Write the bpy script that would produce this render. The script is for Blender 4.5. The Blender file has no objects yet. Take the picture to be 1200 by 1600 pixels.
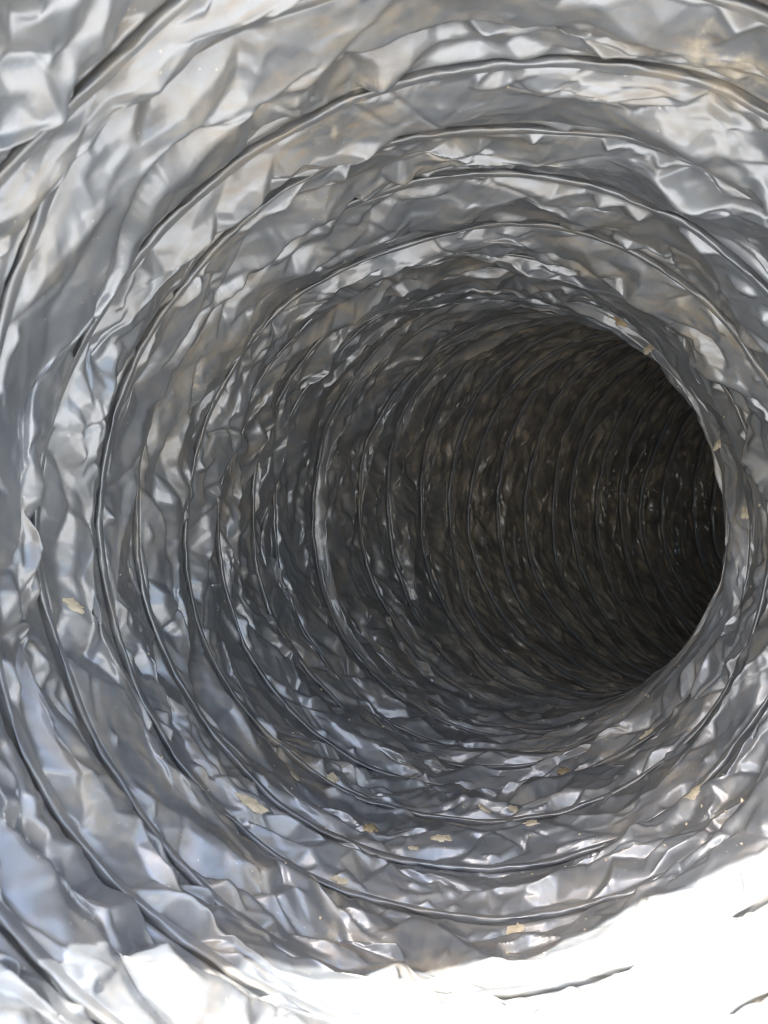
import bpy, math, random
import numpy as np
from mathutils import Vector

# ------------------------------------------------------------------ camera, sky, sun, exposure
sc = bpy.context.scene
R = 0.1                                    # duct radius in metres
GROUND_Z = -0.1135

cam_data = bpy.data.cameras.new("camera")
cam = bpy.data.objects.new("camera", cam_data)
sc.collection.objects.link(cam)
cam.location = (0, 0, 0)
cam.rotation_euler = (math.radians(90), 0, 0)          # looks along +Y, Z up
cam_data.sensor_fit = 'VERTICAL'
cam_data.sensor_height = 36.0
cam_data.lens = 26.0
cam_data.clip_start = 0.005
cam_data.clip_end = 400.0
cam_data.dof.use_dof = True
cam_data.dof.focus_distance = 0.25
cam_data.dof.aperture_fstop = 32
sc.camera = cam

SUN_ELEV, SUN_AZ = 56.0, 221.0             # azimuth clockwise from +Y: behind the camera, a little to its left
w = bpy.data.worlds.new("World")
sc.world = w
w.use_nodes = True
wn = w.node_tree
bg = wn.nodes["Background"]
sky = wn.nodes.new("ShaderNodeTexSky")
sky.sky_type = 'NISHITA'
sky.sun_disc = False
sky.sun_elevation = math.radians(SUN_ELEV)
sky.sun_rotation = math.radians(SUN_AZ)
sky.dust_density = 4.5
sky.ozone_density = 0.6
wn.links.new(sky.outputs[0], bg.inputs[0])
bg.inputs[1].default_value = 0.15

sun_data = bpy.data.lights.new("sun", 'SUN')
sun_data.energy = 4.5
sun_data.angle = math.radians(0.5)
sun_data.color = (1.0, 0.98, 0.95)
sun = bpy.data.objects.new("sun", sun_data)
sc.collection.objects.link(sun)
az, el = math.radians(SUN_AZ), math.radians(SUN_ELEV)
to_sun = Vector((math.sin(az) * math.cos(el), math.cos(az) * math.cos(el), math.sin(el)))
sun.rotation_euler = to_sun.to_track_quat('Z', 'Y').to_euler()
sun.location = (0, -1, 2)

sc.view_settings.view_transform = 'Standard'
sc.view_settings.look = 'None'
sc.view_settings.gamma = 1.0
sc.view_settings.use_curve_mapping = False
sc.view_settings.exposure = 2.75
sc.render.engine = 'CYCLES'
sc.cycles.max_bounces = 14
sc.cycles.diffuse_bounces = 8
sc.cycles.glossy_bounces = 8
sc.cycles.sample_clamp_indirect = 4.0
sc.cycles.use_adaptive_sampling = False
sc.cycles.filter_width = 1.1
sc.cycles.use_guiding = True
sc.cycles.use_surface_guiding = True
sc.cycles.blur_glossy = 0.5
sc.cycles.use_denoising = True
sc.cycles.denoising_prefilter = 'ACCURATE'

# ------------------------------------------------------------------ noise: piecewise-flat crumple fields
def _h(i, j, seed):
    i = (i.astype(np.int64) * 374761393 + j.astype(np.int64) * 668265263 + seed * 974634779) & 0xFFFFFFFF
    i = ((i ^ (i >> 13)) * 1274126177) & 0xFFFFFFFF
    i = ((i ^ (i >> 16)) * 2246822519) & 0xFFFFFFFF
    return ((i ^ (i >> 15)) & 0xFFFFFF).astype(np.float64) / 8388607.5 - 1.0

def pl(x, y, seed):
    """flat facets with sharp creases: random heights on a triangle lattice, joined by planes"""
    s = (x + y) * 0.36602540378
    a, b = x + s, y + s
    i, j = np.floor(a), np.floor(b)
    f, g = a - i, b - j
    up = f > g
    h0 = _h(i, j, seed)
    h2 = _h(i + 1, j + 1, seed)
    h1 = np.where(up, _h(i + 1, j, seed), _h(i, j + 1, seed))
    big, small = np.maximum(f, g), np.minimum(f, g)
    return h0 * (1 - big) + h1 * (big - small) + h2 * small

def sm(x, y, seed):
    """smooth value noise"""
    i, j = np.floor(x), np.floor(y)
    f, g = x - i, y - j
    f, g = f * f * (3 - 2 * f), g * g * (3 - 2 * g)
    a = _h(i, j, seed) * (1 - f) + _h(i + 1, j, seed) * f
    b = _h(i, j + 1, seed) * (1 - f) + _h(i + 1, j + 1, seed) * f
    return a * (1 - g) + b * g

# ------------------------------------------------------------------ the run of the duct
S = np.linspace(0, 14, 5601)
DS = S[1] - S[0]
phi = np.radians(np.interp(S, [0, 2.4, 3.0, 4.2, 5.4, 7.2, 10], [2, 4, 12, 52, 66, 76, 85]))
phi = np.convolve(np.pad(phi, 120, mode='edge'), np.ones(241) / 241, 'valid')
CX = 0.164 + np.concatenate([[0], np.cumsum(np.sin(phi[:-1]) * DS)])
CY = np.concatenate([[0], np.cumsum(np.cos(phi[:-1]) * DS)])
CURV = np.gradient(phi, DS)
CZ = np.convolve(np.pad(np.interp(S, [0, 1.6, 2.4, 3.2, 4.0, 6], [-.03, -.05, -.075, -.045, -.005, 0]), 120, mode='edge'), np.ones(241) / 241, 'valid')

WIRE_S = [0.86, 1.10, 1.35, 1.60, 1.85, 2.15, 2.46, 2.76, 3.02, 3.20, 3.37, 3.52, 3.70, 3.88, 4.04, 4.22, 4.41, 4.59,
          4.79, 4.99, 5.17, 5.37, 5.55, 5.76, 5.96, 6.16, 6.36, 6.56, 6.76, 6.97, 7.18, 7.4, 7.62, 7.85, 8.1]
NT = len(WIRE_S) - 1
# turn k's wire is at WIRE_S[k] on the left wall (theta = pi), so its seam lies at theta = 0, hidden or far right
TURN = np.arange(len(WIRE_S)) + 0.5

# places where two turns have been pushed together: turn, angle, spread, shift along the run
NIPS = [(1, 2.30, 0.40, 0.085), (2, 2.35, 0.30, -0.07), (2, 1.0, 0.4, 0.05), (3, 2.2, 0.35, 0.05), (6, 1.75, 0.35, 0.085),
        (7, 1.70, 0.30, -0.075), (9, 2.65, 0.4, -0.04), (4, 3.6, 0.5, 0.045), (5, 2.7, 0.4, -0.045), (8, 3.7, 0.5, 0.05), (3, 4.4, 0.4, -0.05)]
def wire_s(T):
    """place along the run of the wire at helix angle T (radians, 2 pi a turn)"""
    n = T / (2 * math.pi)
    base = np.interp(n, TURN, WIRE_S)
    base = np.where(n < TURN[0], WIRE_S[0] + (n - TURN[0]) * 0.245, base)
    base = np.where(n > TURN[-1], WIRE_S[-1] + (n - TURN[-1]) * 0.24, base)
    amp = 0.042 * np.clip((n - 1.5) / 2, 0.3, 1)
    for k, th, wd, am in NIPS:
        base = base + am * np.exp(-((T - 2 * math.pi * k - th) / wd) ** 2)
    return base + amp * sm(T * 0.75, T * 0, 11) + 0.024 * sm(T * 2.1, T * 0, 12) + 0.0070 * pl(T / 0.19, T * 0, 13)

def wire_r(T):
    return 1.0 + 0.014 * sm(T * 0.9, T * 0, 21) + 0.007 * sm(T * 2.7, T * 0, 22) + 0.0030 * pl(T / 0.12, T * 0, 23)

def end_pinch(s):
    t = np.clip((s - 7.2) / 1.1, 0, 1)
    return 1 - 0.93 * t * t * (3 - 2 * t)

def to_world(s, th, rho):
    cx, cy, ph = np.interp(s, S, CX), np.interp(s, S, CY), np.interp(s, S, phi)
    rho = rho * end_pinch(s)
    c, z = np.cos(th), np.sin(th)
    return np.stack([(cx + rho * c * np.cos(ph)) * R, (cy - rho * c * np.sin(ph)) * R, (np.interp(s, S, CZ) + rho * z) * R], -1)

def rows(x, y, seed, nrow, amp):
    """triangular buckling: facets between row lines across a pleat; the first and last row stay on the wires"""
    a, b = x - 0.5 * y, y
    i, j = np.floor(a), np.minimum(np.floor(b), nrow - 1)
    f, g = a - i, b - j
    up = f + g > 1
    def hh(ii, jj):
        return _h(ii, jj, seed) * amp[np.clip(jj, 0, nrow).astype(int)]
    h10, h01 = hh(i + 1, j), hh(i, j + 1)
    lo = hh(i, j) * (1 - f - g) + h10 * f + h01 * g
    hi = hh(i + 1, j + 1) * (f + g - 1) + h10 * (1 - g) + h01 * (1 - f)
    return np.where(up, hi, lo)

def crest(s):
    """how far the covered wire stands into the duct: more where the film is stretched, far inside"""
    return 0.006 + 0.010 * np.clip((s - 3.2) / 1.2, 0, 1)

U_EDGE = 0.05                                             # behind the wire: film climbing out of the pocket
U_CREASE = 0.93                                           # last of the pleat before it tucks under the next wire
def pleat_points(T, u):
    """film between one turn of wire and the next: T helix angle, u 0..1 across the pleat"""
    th = T
    s0, s1 = wire_s(T), wire_s(T + 2 * math.pi)
    r0, r1 = wire_r(T), wire_r(T + 2 * math.pi)
    smid = 0.5 * (s0 + s1)
    k = np.interp(smid, S, CURV)
    stretch = np.clip(1 - np.cos(th) * k, 0.3, 1.6)     # spacing on this side of the bend over that on the axis
    pitch = (s1 - s0) * stretch
    tight = np.clip((0.24 - pitch) / 0.14, 0, 1)        # bunched on the inside, stretched on the outside
    deep = np.clip((smid - 3.0) / 1.4, 0, 1)
    CREST = crest(smid)
    size = np.clip(pitch / 0.22, 0.48, 1.15)
    t = np.clip((u - U_EDGE) / (U_CREASE - U_EDGE), 0, 1)
    bub = 4 * t * (1 - t)
    # hang of the whole pleat: off the top of the wire, slightly into the duct, then away towards the crease
    bulge = (0.007 + 0.010 * sm(T * 1.3, T * 0, 41)) * (1 - deep) - 0.020 * deep * (1 - tight) + 0.022 * tight
    uf = np.clip(0.60 + 0.16 * pl(T * 2.9, 0 * T, 31) + 0.12 * pl(T * 6.7, 0 * T, 32) + 0.05 * pl(T * 15, 0 * T, 33), 0.34, 0.86)
    hf = (0.027 + 0.022 * pl(T * 3.7, 0 * T, 42)) * size * (1 - 0.5 * deep) + bulge
    HC = CREST - 0.013
    h = np.where(t < uf, CREST + hf * (t / uf) ** 0.9, HC + (CREST + hf - HC) * ((1 - t) / (1 - uf)) ** 0.85)
    # facets
    tw = T + bub * 0.10 * pl(T * 2.2, 0 * T, 52)
    tu = np.clip(t + bub * (0.13 * pl(T * 3.1, 0 * T, 53) + 0.05 * pl(T * 8.3, 0 * T, 54)), 0, 1)
    slant = 0.50 + 0.45 * sm(T * 0.8, T * 0, 55) + 0.35 * deep
    wx = 0.10 * sm(T * 5, t * 3, 61)
    v = t * pitch
    win = np.clip(t / 0.04, 0, 1) * np.clip((1 - t) / 0.08, 0, 1)
    calm = np.clip(0.35 + 1.3 * sm(T * 2.4, smid * 9 + t * 1.3, 77), 0, 1)      # some stretches are drawn smooth, some crushed
    # big facets; where finer ones stand higher or dent lower they take over, so every facet stays flat and every crease sharp
    f1 = rows((tw + slant * tu) / 0.30, tu * 3, 71, 3, np.array([0, .062, .056, 0]))
    f1b = rows((tw + (slant - 0.8) * tu) / 0.36 + 0.37, tu * 2, 72, 2, np.array([0, .062, 0]))
    d = np.maximum(f1, f1b)
    fine = pl((T + 1.7 * v) / 0.125 + wx, (v - 0.40 * T) / 0.048, 74)
    d = np.maximum(d, (-0.027 - 0.022 * (1 - calm)) * bub + win * 0.046 * fine)
    dent = pl((T + 2.2 * v) / 0.24, (v - 0.45 * T) / 0.062 + wx, 75)
    d = np.minimum(d, (0.030 + 0.016 * (1 - calm)) * bub + win * 0.046 * dent)
    d = d - 0.010 * bub - 0.014 * np.interp(t, [0, .35, .75, 1], [0, 0, 1, 0])
    f3 = np.maximum(pl((T + 0.8 * v) / 0.062, (v - 0.5 * T) / 0.032, 73), -0.15)
    d = d + win * (0.0028 + 0.0085 * calm ** 2) * f3
    ca = np.abs(pl((T + 1.9 * v) / 0.24 + wx, (v - 0.30 * T) / 0.30, 80))
    crease = np.clip(1 - ca / 0.075, 0, 1) * np.clip(0.2 + sm(T * 4, v * 9, 86), 0, 1)
    d = d - win * 0.014 * crease
    d = d + deep * win * 0.007 * pl((T + 2.4 * v) / 0.16, (v - 0.42 * T) / 0.026, 88)
    d = d * size * (1 - 0.35 * deep)
    # film also slides along the run: folds lean over one another
    e = bub * size * (0.045 * rows((tw + slant * tu) / 0.235 + 9.3, tu * 3, 78, 3, np.array([0, 1, 1, 0])) + 0.012 * pl((T + v) / 0.10, v / 0.05, 79))
    # edges: out of the pocket behind one wire, into the pocket behind the next (the wire hides both)
    qa = np.clip(u / U_EDGE, 0, 1)
    qb = np.clip((u - U_CREASE) / (1 - U_CREASE), 0, 1)
    W0, W1, POCK = 0.004 / stretch, 0.0110 / stretch, -0.028
    rowa, rowb = s0 + 0.011 / stretch, s1 - W1
    s = rowa + (rowb - rowa) * t + e
    s = np.where(u < U_EDGE, s0 + W0 + (rowa - s0 - W0) * qa, s)
    s = np.where(u > U_CREASE, rowb + (s1 + W0 - rowb) * qb, s)
    hh = h + d
    hc = HC
    hh = np.where(u < U_EDGE, POCK + (CREST - POCK) * qa, hh) - 0.0004 * (u <= U_EDGE)
    hh = np.where(u > U_CREASE, hc + (POCK - hc) * qb, hh)
    rho = r0 + (r1 - r0) * np.where(u < U_EDGE, 0, np.where(u > U_CREASE, 1, t)) - hh
    return s, th, rho, smid

# ------------------------------------------------------------------ mesh helpers
def grid_mesh(name, P, uv, dust_shade, closed=False):
    nu, nt = P.shape[0], P.shape[1]
    me = bpy.data.meshes.new(name)
    idx = np.arange(nu * nt).reshape(nu, nt)
    q = np.stack([idx[:-1, :-1], idx[:-1, 1:], idx[1:, 1:], idx[1:, :-1]], -1).reshape(-1, 4)
    me.vertices.add(nu * nt)
    me.vertices.foreach_set("co", P.reshape(-1).astype(np.float32))
    me.loops.add(q.size)
    me.loops.foreach_set("vertex_index", q.reshape(-1).astype(np.int32))
    me.polygons.add(len(q))
    me.polygons.foreach_set("loop_start", (np.arange(len(q)) * 4).astype(np.int32))
    me.polygons.foreach_set("use_smooth", np.ones(len(q), dtype=bool))
    me.update(calc_edges=True)
    lay = me.uv_layers.new(name="film_uv")
    lay.data.foreach_set("uv", uv.reshape(-1, 2)[q.reshape(-1)].reshape(-1).astype(np.float32))
    at = me.attributes.new("dust_shade", 'FLOAT', 'POINT')
    at.data.foreach_set("value", dust_shade.reshape(-1).astype(np.float32))
    me.validate()
    return me

def link(name, me, mat, parent=None):
    o = bpy.data.objects.new(name, me)
    sc.collection.objects.link(o)
    if mat:
        me.materials.append(mat)
    if parent:
        o.parent = parent
    return o

# ------------------------------------------------------------------ materials
def film_material(name, rib=False):
    m = bpy.data.materials.new(name)
    m.use_nodes = True
    nt = m.node_tree
    N, L = nt.nodes, nt.links
    b = N["Principled BSDF"]
    uv = N.new("ShaderNodeUVMap"); uv.uv_map = "film_uv"
    tc = N.new("ShaderNodeTexCoord")
    at = N.new("ShaderNodeAttribute"); at.attribute_name = "dust_shade"

    def noise(scale, detail=5, rough=0.6, src=None, dist=0.0):
        n = N.new("ShaderNodeTexNoise")
        n.inputs["Scale"].default_value = scale
        n.inputs["Detail"].default_value = detail
        n.inputs["Roughness"].default_value = rough
        n.inputs["Distortion"].default_value = dist
        L.new(src or tc.outputs["Object"], n.inputs["Vector"])
        return n.outputs["Fac"]

    def math_(op, a, c, clamp=False):
        n = N.new("ShaderNodeMath"); n.operation = op; n.use_clamp = clamp
        for k, vv in enumerate((a, c)):
            if isinstance(vv, (int, float)):
                n.inputs[k].default_value = vv
            else:
                L.new(vv, n.inputs[k])
        return n.outputs[0]

    def ramp(src, p0, p1, c0=(0, 0, 0, 1), c1=(1, 1, 1, 1)):
        n = N.new("ShaderNodeValToRGB")
        n.color_ramp.elements[0].position = p0; n.color_ramp.elements[0].color = c0
        n.color_ramp.elements[1].position = p1; n.color_ramp.elements[1].color = c1
        L.new(src, n.inputs[0])
        return n.outputs[0]

    def mix(fac, a, c):
        n = N.new("ShaderNodeMix"); n.data_type = 'RGBA'
        L.new(fac, n.inputs[0])
        for k, vv in ((6, a), (7, c)):
            if isinstance(vv, tuple):
                n.inputs[k].default_value = vv
            else:
                L.new(vv, n.inputs[k])
        return n.outputs[2]

    tone = ramp(noise(22, 4), 0.3, 0.7, (0.130, 0.144, 0.158, 1), (0.175, 0.190, 0.205, 1))
    # thin greasy bloom: patches of brownish soil, then caked pale mud
    soil_n = noise(16, 7, 0.65, dist=0.6)
    soil = ramp(math_('ADD', soil_n, math_('MULTIPLY', at.outputs["Fac"], 0.20)), 0.35, 0.66)
    streak_map = N.new("ShaderNodeMapping"); streak_map.inputs["Scale"].default_value = (5, 24, 1)
    L.new(uv.outputs[0], streak_map.inputs[0])
    streak = noise(1.6, 6, 0.65, streak_map.outputs[0], 0.4)
    soil2 = math_('MULTIPLY', soil, math_('ADD', math_('MULTIPLY', ramp(streak, 0.42, 0.60), 0.8), 0.2))
    tone = mix(math_('MULTIPLY', at.outputs["Fac"], 0.6), tone, (0.052, 0.046, 0.039, 1))  # film deep inside darkened: brown dust, plus shade put into the colour
    soil_c = ramp(noise(60, 4), 0.3, 0.7, (0.10, 0.082, 0.058, 1), (0.30, 0.25, 0.172, 1))
    col = mix(math_('MULTIPLY', soil2, 0.8), tone, soil_c)
    mud_n = noise(34, 8, 0.7)
    mud = ramp(math_('ADD', math_('MULTIPLY', mud_n, 0.8), math_('MULTIPLY', soil_n, 0.4)), 0.745, 0.80)
    col = mix(math_('MULTIPLY', mud, 0.8), col, (0.30, 0.265, 0.20, 1))
    # specks of grit
    vor = N.new("ShaderNodeTexVoronoi"); vor.inputs["Scale"].default_value = 330
    L.new(tc.outputs["Object"], vor.inputs["Vector"])
    speck = math_('MULTIPLY', math_('LESS_THAN', vor.outputs["Distance"], 0.065), math_('GREATER_THAN', noise(30, 3), 0.52))
    col = mix(math_('MULTIPLY', speck, 0.55), col, (0.46, 0.42, 0.33, 1))
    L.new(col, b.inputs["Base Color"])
    dirt = math_('MAXIMUM', math_('MULTIPLY', soil2, 0.8), mud, True)
    dirt = math_('MAXIMUM', dirt, math_('MULTIPLY', at.outputs["Fac"], 0.25), True)
    rough = math_('ADD', math_('MULTIPLY', dirt, 0.42), ramp(noise(45, 4), 0.3, 0.7, (0.32, 0.32, 0.32, 1), (0.44, 0.44, 0.44, 1)))
    L.new(rough, b.inputs["Roughness"])
    L.new(math_('MULTIPLY', math_('SUBTRACT', 1.0, dirt), 0.42), b.inputs["Metallic"])
    b.inputs["Specular IOR Level"].default_value = 0.5
    L.new(math_('MULTIPLY', math_('SUBTRACT', 1.0, dirt), 0.6), b.inputs["Coat Weight"])
    b.inputs["Coat Roughness"].default_value = 0.09
    return m

FILM = film_material("grey_film")

def plain(name, c0, c1, scale, rough, bump=0.0008):
    m = bpy.data.materials.new(name); m.use_nodes = True
    N, L = m.node_tree.nodes, m.node_tree.links
    b = N["Principled BSDF"]
    tc = N.new("ShaderNodeTexCoord")
    n = N.new("ShaderNodeTexNoise"); n.inputs["Scale"].default_value = scale; n.inputs["Detail"].default_value = 7
    L.new(tc.outputs["Object"], n.inputs["Vector"])
    r = N.new("ShaderNodeValToRGB")
    r.color_ramp.elements[0].position = 0.32; r.color_ramp.elements[0].color = c0
    r.color_ramp.elements[1].position = 0.68; r.color_ramp.elements[1].color = c1
    L.new(n.outputs["Fac"], r.inputs[0]); L.new(r.outputs[0], b.inputs["Base Color"])
    b.inputs["Roughness"].default_value = rough
    bp = N.new("ShaderNodeBump"); bp.inputs["Distance"].default_value = bump; bp.inputs["Strength"].default_value = 0.8
    L.new(n.outputs["Fac"], bp.inputs["Height"]); L.new(bp.outputs[0], b.inputs["Normal"])
    return m

GROUND = plain("pale_concrete", (0.36, 0.36, 0.35, 1), (0.46, 0.46, 0.45, 1), 30, 0.9)
MUD = plain("dried_mud", (0.24, 0.205, 0.14, 1), (0.44, 0.39, 0.29, 1), 190, 0.95, 0.0015)
MUD_DARK = plain("brown_mud", (0.12, 0.09, 0.05, 1), (0.34, 0.27, 0.16, 1), 170, 0.95, 0.0015)

# ------------------------------------------------------------------ ground under the duct
gm = bpy.data.meshes.new("ground")
gm.from_pydata([(-60, -60, GROUND_Z), (60, -60, GROUND_Z), (60, 60, GROUND_Z), (-60, 60, GROUND_Z)], [], [(0, 1, 2, 3)])
ground = link("ground", gm, GROUND)
ground["kind"] = "structure"

# ------------------------------------------------------------------ the duct: one pleat of film and one rib of wire per turn
duct = bpy.data.objects.new("flexible_duct", None)
sc.collection.objects.link(duct)
duct.location = (0.015, 0.09, GROUND_Z)
duct["label"] = "crumpled grey film ventilation duct on a wire coil, bending to the right into darkness"
duct["category"] = "duct"
inv = -np.array(duct.location)

samples = []                                # surface points kept for setting the mud crumbs on
for k in range(NT):
    T0 = 2 * math.pi * k
    if k < 9:
        nt, nu = 1400, 62
    elif k < 16:
        nt, nu = 1000, 40
    elif k < 26:
        nt, nu = 760, 28
    else:
        nt, nu = 300, 14
    T = np.linspace(T0, T0 + 2 * math.pi, nt + 1)
    u = np.concatenate([[0, 0.025], np.linspace(U_EDGE, U_CREASE, nu + 1), [0.965, 1]])
    TT, UU = np.meshgrid(T, u)
    s, th, rho, smid = pleat_points(TT, UU)
    for A in (s, rho):                      # round the creases by half a cell, so that none runs as a staircase across the grid
        A[:, 1:-1] = 0.15 * A[:, :-2] + 0.7 * A[:, 1:-1] + 0.15 * A[:, 2:]
        A[3:-3] = 0.1 * A[2:-4] + 0.8 * A[3:-3] + 0.1 * A[4:-2]
    P = to_world(s, th, rho)
    P[..., 2] = np.maximum(P[..., 2], GROUND_Z + 0.0006)
    dust_shade = np.clip((smid - 3.75) / 0.65, 0, 1) * 0.9 + 0.1 * np.clip((smid - 2.6) / 1.0, 0, 1)
    me = grid_mesh("pleat", P + inv, np.stack([TT, UU * 0.25 + k * 0.25], -1), dust_shade)
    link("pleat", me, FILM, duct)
    if k < 16:
        samples.append(P)

for k in range(NT + 1):
    T0 = 2 * math.pi * k
    nt = 900 if k < 12 else 460
    T = np.linspace(T0, T0 + 2 * math.pi - (0.004 if k < NT else 0), nt + 1)
    s, r = wire_s(T), wire_r(T)
    q = np.linspace(0, 1, 11)                # across the sleeve: out of the groove, up the near side, over the wire
    QQ, TT = np.meshgrid(q, T, indexing='ij')
    knots = [0, .18, .36, .52, .68, .84, 1]
    ds = np.interp(QQ, knots, [.0035, .001, -.003, -.0070, -.0085, -.006, .0135])
    hs = np.interp(QQ, knots, [-.029, -.018, -.008, -.001, .0034, .0066, 0])
    hs = hs + (crest(s) + 0.0002)[None, :] * QQ ** 6 + (crest(s) - 0.006)[None, :] * np.clip(QQ / 0.68, 0, 1) ** 2 * (1 - QQ ** 6)
    puck = np.clip(np.minimum(QQ - 0.1, 1 - QQ) / 0.3, 0, 1)
    fat = 1 + 0.22 * sm(TT * 6, TT * 0, 92)
    hs = hs + puck * (0.0050 * pl(TT / 0.11, QQ * 1.3, 91) + 0.0026 * pl(TT / 0.030 + 2 * QQ, QQ * 1.6, 93))
    ds = ds * fat + puck * 0.0042 * pl(TT / 0.060, QQ * 1.6, 94)
    str_ = np.clip(1 - np.cos(T) * np.interp(s, S, CURV), 0.3, 1.6)
    P = to_world(s[None, :] + ds / str_[None, :], TT, r[None, :] - hs)
    P[..., 2] = np.maximum(P[..., 2], GROUND_Z + 0.0006)
    smid = np.broadcast_to(s[None, :], TT.shape)
    dust_shade = np.clip((smid - 3.6) / 1.3, 0, 1) * 0.04 + 0.03
    me = grid_mesh("wire_rib", P + inv, np.stack([TT, QQ * 0.05 + k * 0.25], -1), dust_shade)
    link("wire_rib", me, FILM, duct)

# ------------------------------------------------------------------ dried mud stuck to the film
F_PX = 26.0 / 36.0 * 1600
def film_at(px, py):
    """first film point seen from the mouth in that direction, with its normal"""
    best = None
    for P in samples:
        X = 600 + F_PX * P[..., 0] / P[..., 1]
        Y = 800 - F_PX * P[..., 2] / P[..., 1]
        d = np.hypot(X - px, Y - py)
        ok = np.argwhere(d < 3.0)
        for i, j in ok:
            if best is None or P[i, j, 1] < best[0]:
                i2, j2 = min(max(i, 2), P.shape[0] - 3), min(max(j, 2), P.shape[1] - 3)
                a = P[i2 + 2, j2] - P[i2 - 2, j2]
                b = P[i2, j2 + 2] - P[i2, j2 - 2]
                n = np.cross(a, b)
                best = (P[i, j, 1], P[i, j].copy(), n / (np.linalg.norm(n) + 1e-12))
    if best is None:
        return None
    p, n = best[1], best[2]
    if np.dot(n, p) > 0:
        n = -n
    return Vector(p), Vector(n)

def crumb_mesh(rx, ry, rz, seed):
    rng = random.Random(seed)
    nlat, nlon = 7, 14
    vs, fs = [], []
    for i in range(nlat + 1):
        t = math.pi * i / nlat
        for j in range(nlon):
            p = 2 * math.pi * j / nlon
            k = 1 + 0.34 * math.sin(p * 2 + seed) * math.sin(t) + 0.2 * math.sin(p * 5 + seed * 2.3) * math.sin(t) + rng.uniform(-0.16, 0.16)
            vs.append((rx * k * math.sin(t) * math.cos(p), ry * k * math.sin(t) * math.sin(p), rz * (k ** 0.5) * math.cos(t)))
    for i in range(nlat):
        for j in range(nlon):
            j2 = (j + 1) % nlon
            fs.append((i * nlon + j, (i + 1) * nlon + j, (i + 1) * nlon + j2, i * nlon + j2))
    me = bpy.data.meshes.new("mud_crumb")
    me.from_pydata(vs, [], fs)
    me.validate()
    me.update()
    return me

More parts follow.
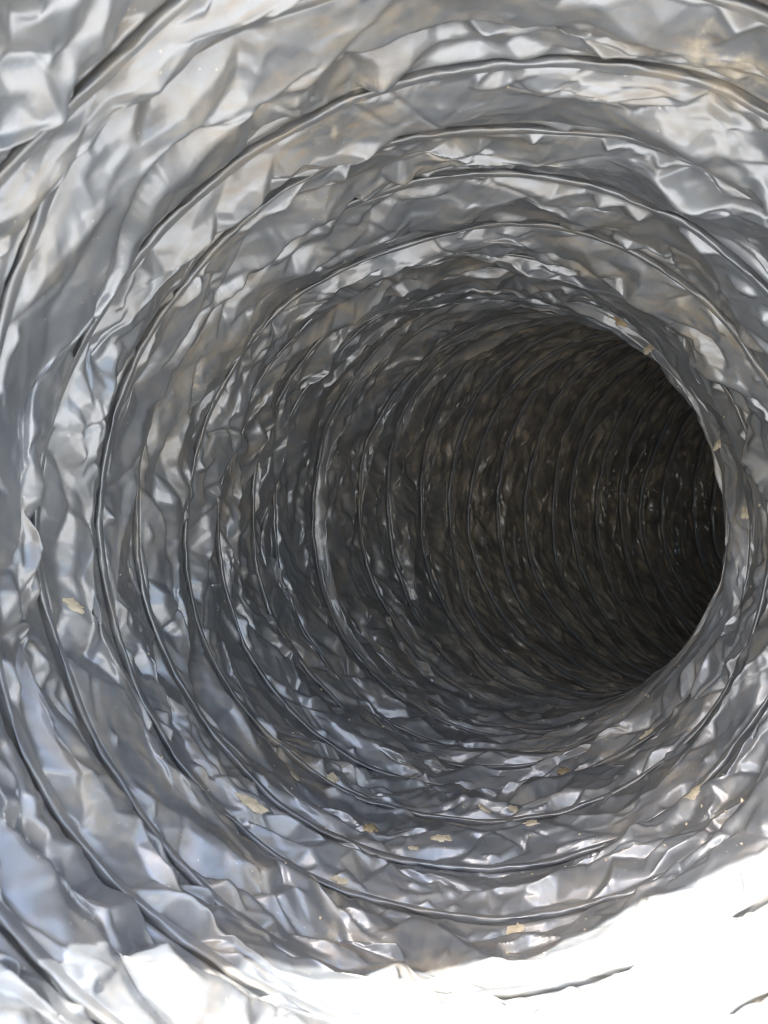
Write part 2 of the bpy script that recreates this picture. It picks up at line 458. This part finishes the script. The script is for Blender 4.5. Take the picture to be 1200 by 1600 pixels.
CRUMBS = [  # photo position, half length and half width in photo pixels, tilt, material, name, label
    (395, 1254, 24, 9, 20, MUD, "mud_clump", "long tan mud clump caught in a crease low on the left wall"),
    (461, 1211, 11, 8, 60, MUD, "mud_flake", "small pale mud flake above the long tan clump"),
    (519, 1214, 14, 7, 40, MUD, "mud_flake", "tan mud flake wedged under a fold, right of the small pale flake"),
    (581, 1292, 12, 11, 0, MUD_DARK, "mud_clump", "dark brown round mud clump in a crease of the duct floor"),
    (692, 1307, 14, 9, 15, MUD, "mud_flake", "broad pale mud flake lying on the duct floor right of the dark brown clump"),
    (645, 1324, 7, 5, 0, MUD, "mud_crumb", "little pale crumb between the dark brown clump and the broad pale flake"),
    (757, 1262, 8, 7, 30, MUD, "mud_crumb", "yellowish crumb on a fold edge at the middle of the duct floor"),
    (806, 1263, 12, 6, -25, MUD, "mud_flake", "slanting tan flake just right of the yellowish crumb"),
    (829, 1285, 14, 6, -15, MUD, "mud_flake", "narrow pale flake below the slanting tan flake"),
    (884, 1203, 12, 8, 0, MUD_DARK, "mud_clump", "brown mud clump on the duct floor close to the dark bend"),
    (1085, 1238, 13, 9, 0, MUD, "mud_lump", "blurred round pale lump on the lower right wall"),
    (1009, 1146, 11, 6, -40, MUD, "mud_flake", "pale flake on the right wall above the blurred round lump"),
    (803, 1453, 14, 9, -40, MUD, "mud_lump", "blurred tan lump near the bright sunlit lip of the duct"),
    (118, 946, 20, 8, 5, MUD, "mud_smear", "flat tan smear of mud on the left wall"),
    (969, 499, 13, 9, -15, MUD_DARK, "mud_clump", "ochre brown clump on the ceiling folds at upper right"),
    (1122, 690, 8, 14, 15, MUD, "mud_smear", "tan smear along the inner edge of the bend"),
    (1014, 544, 8, 8, 0, MUD, "mud_crumb", "round ochre crumb on the ceiling just below the ochre brown clump"),
    (1164, 800, 7, 14, 0, MUD, "mud_smear", "upright tan smear on the right wall beside the dark opening"),
    (530, 1378, 11, 6, 10, MUD, "mud_flake", "tan flake on the duct floor nearer than the dark brown clump"),
]
for n, (px, py, lx, ly, tilt, mat, name, label) in enumerate(CRUMBS):
    hit = film_at(px, py)
    if hit is None:
        continue
    p, nrm = hit
    unit = p.y / F_PX
    me = crumb_mesh(lx * unit, ly * unit, min(lx, ly) * unit * 0.38, n + 3)
    o = link(name, me, mat)
    z = nrm
    x = Vector((math.cos(math.radians(tilt)), 0, -math.sin(math.radians(tilt))))
    x = (x - z * x.dot(z)).normalized()
    y = z.cross(x)
    from mathutils import Matrix
    o.matrix_world = Matrix((x, y, z)).transposed().to_4x4()
    o.location = p
    o["label"] = label
    o["category"] = "mud"
    o["group"] = "dried mud stuck to the film"

# ------------------------------------------------------------------ loose grit on the film, too much to count
rng = np.random.default_rng(5)
gv, gf = [], []
octa = np.array([(1, 0, 0), (-1, 0, 0), (0, 1, 0), (0, -1, 0), (0, 0, 1), (0, 0, -1)], float)
tri = [(0, 2, 4), (2, 1, 4), (1, 3, 4), (3, 0, 4), (2, 0, 5), (1, 2, 5), (3, 1, 5), (0, 3, 5)]
for k, P in enumerate(samples[3:15]):
    for _ in range(400):
        i, j = rng.integers(3, P.shape[0] - 3), rng.integers(0, P.shape[1])
        p = P[i, j]
        low = np.clip((-p[2] / R - 0.15) / 0.8, 0, 1)
        clump = 0.5 + 0.5 * float(sm(np.array(p[0] * 60), np.array(p[1] * 60), 131))
        if rng.random() > 0.06 + 0.9 * low * clump ** 1.5:
            continue
        r = 0.00018 + 0.00055 * rng.random() ** 4
        o = octa * r * rng.uniform(0.5, 1.4, (6, 1)) @ np.linalg.qr(rng.normal(size=(3, 3)))[0]
        n = len(gv)
        gv.extend((o + p).tolist())
        gf.extend([(a + n, b + n, c + n) for a, b, c in tri])
gm = bpy.data.meshes.new("grit")
gm.from_pydata(gv, [], gf)
gm.update()
grit = link("grit", gm, MUD)
grit["kind"] = "stuff"
grit["label"] = "pale grains of grit scattered over the lower wall of the duct"
grit["category"] = "grit"
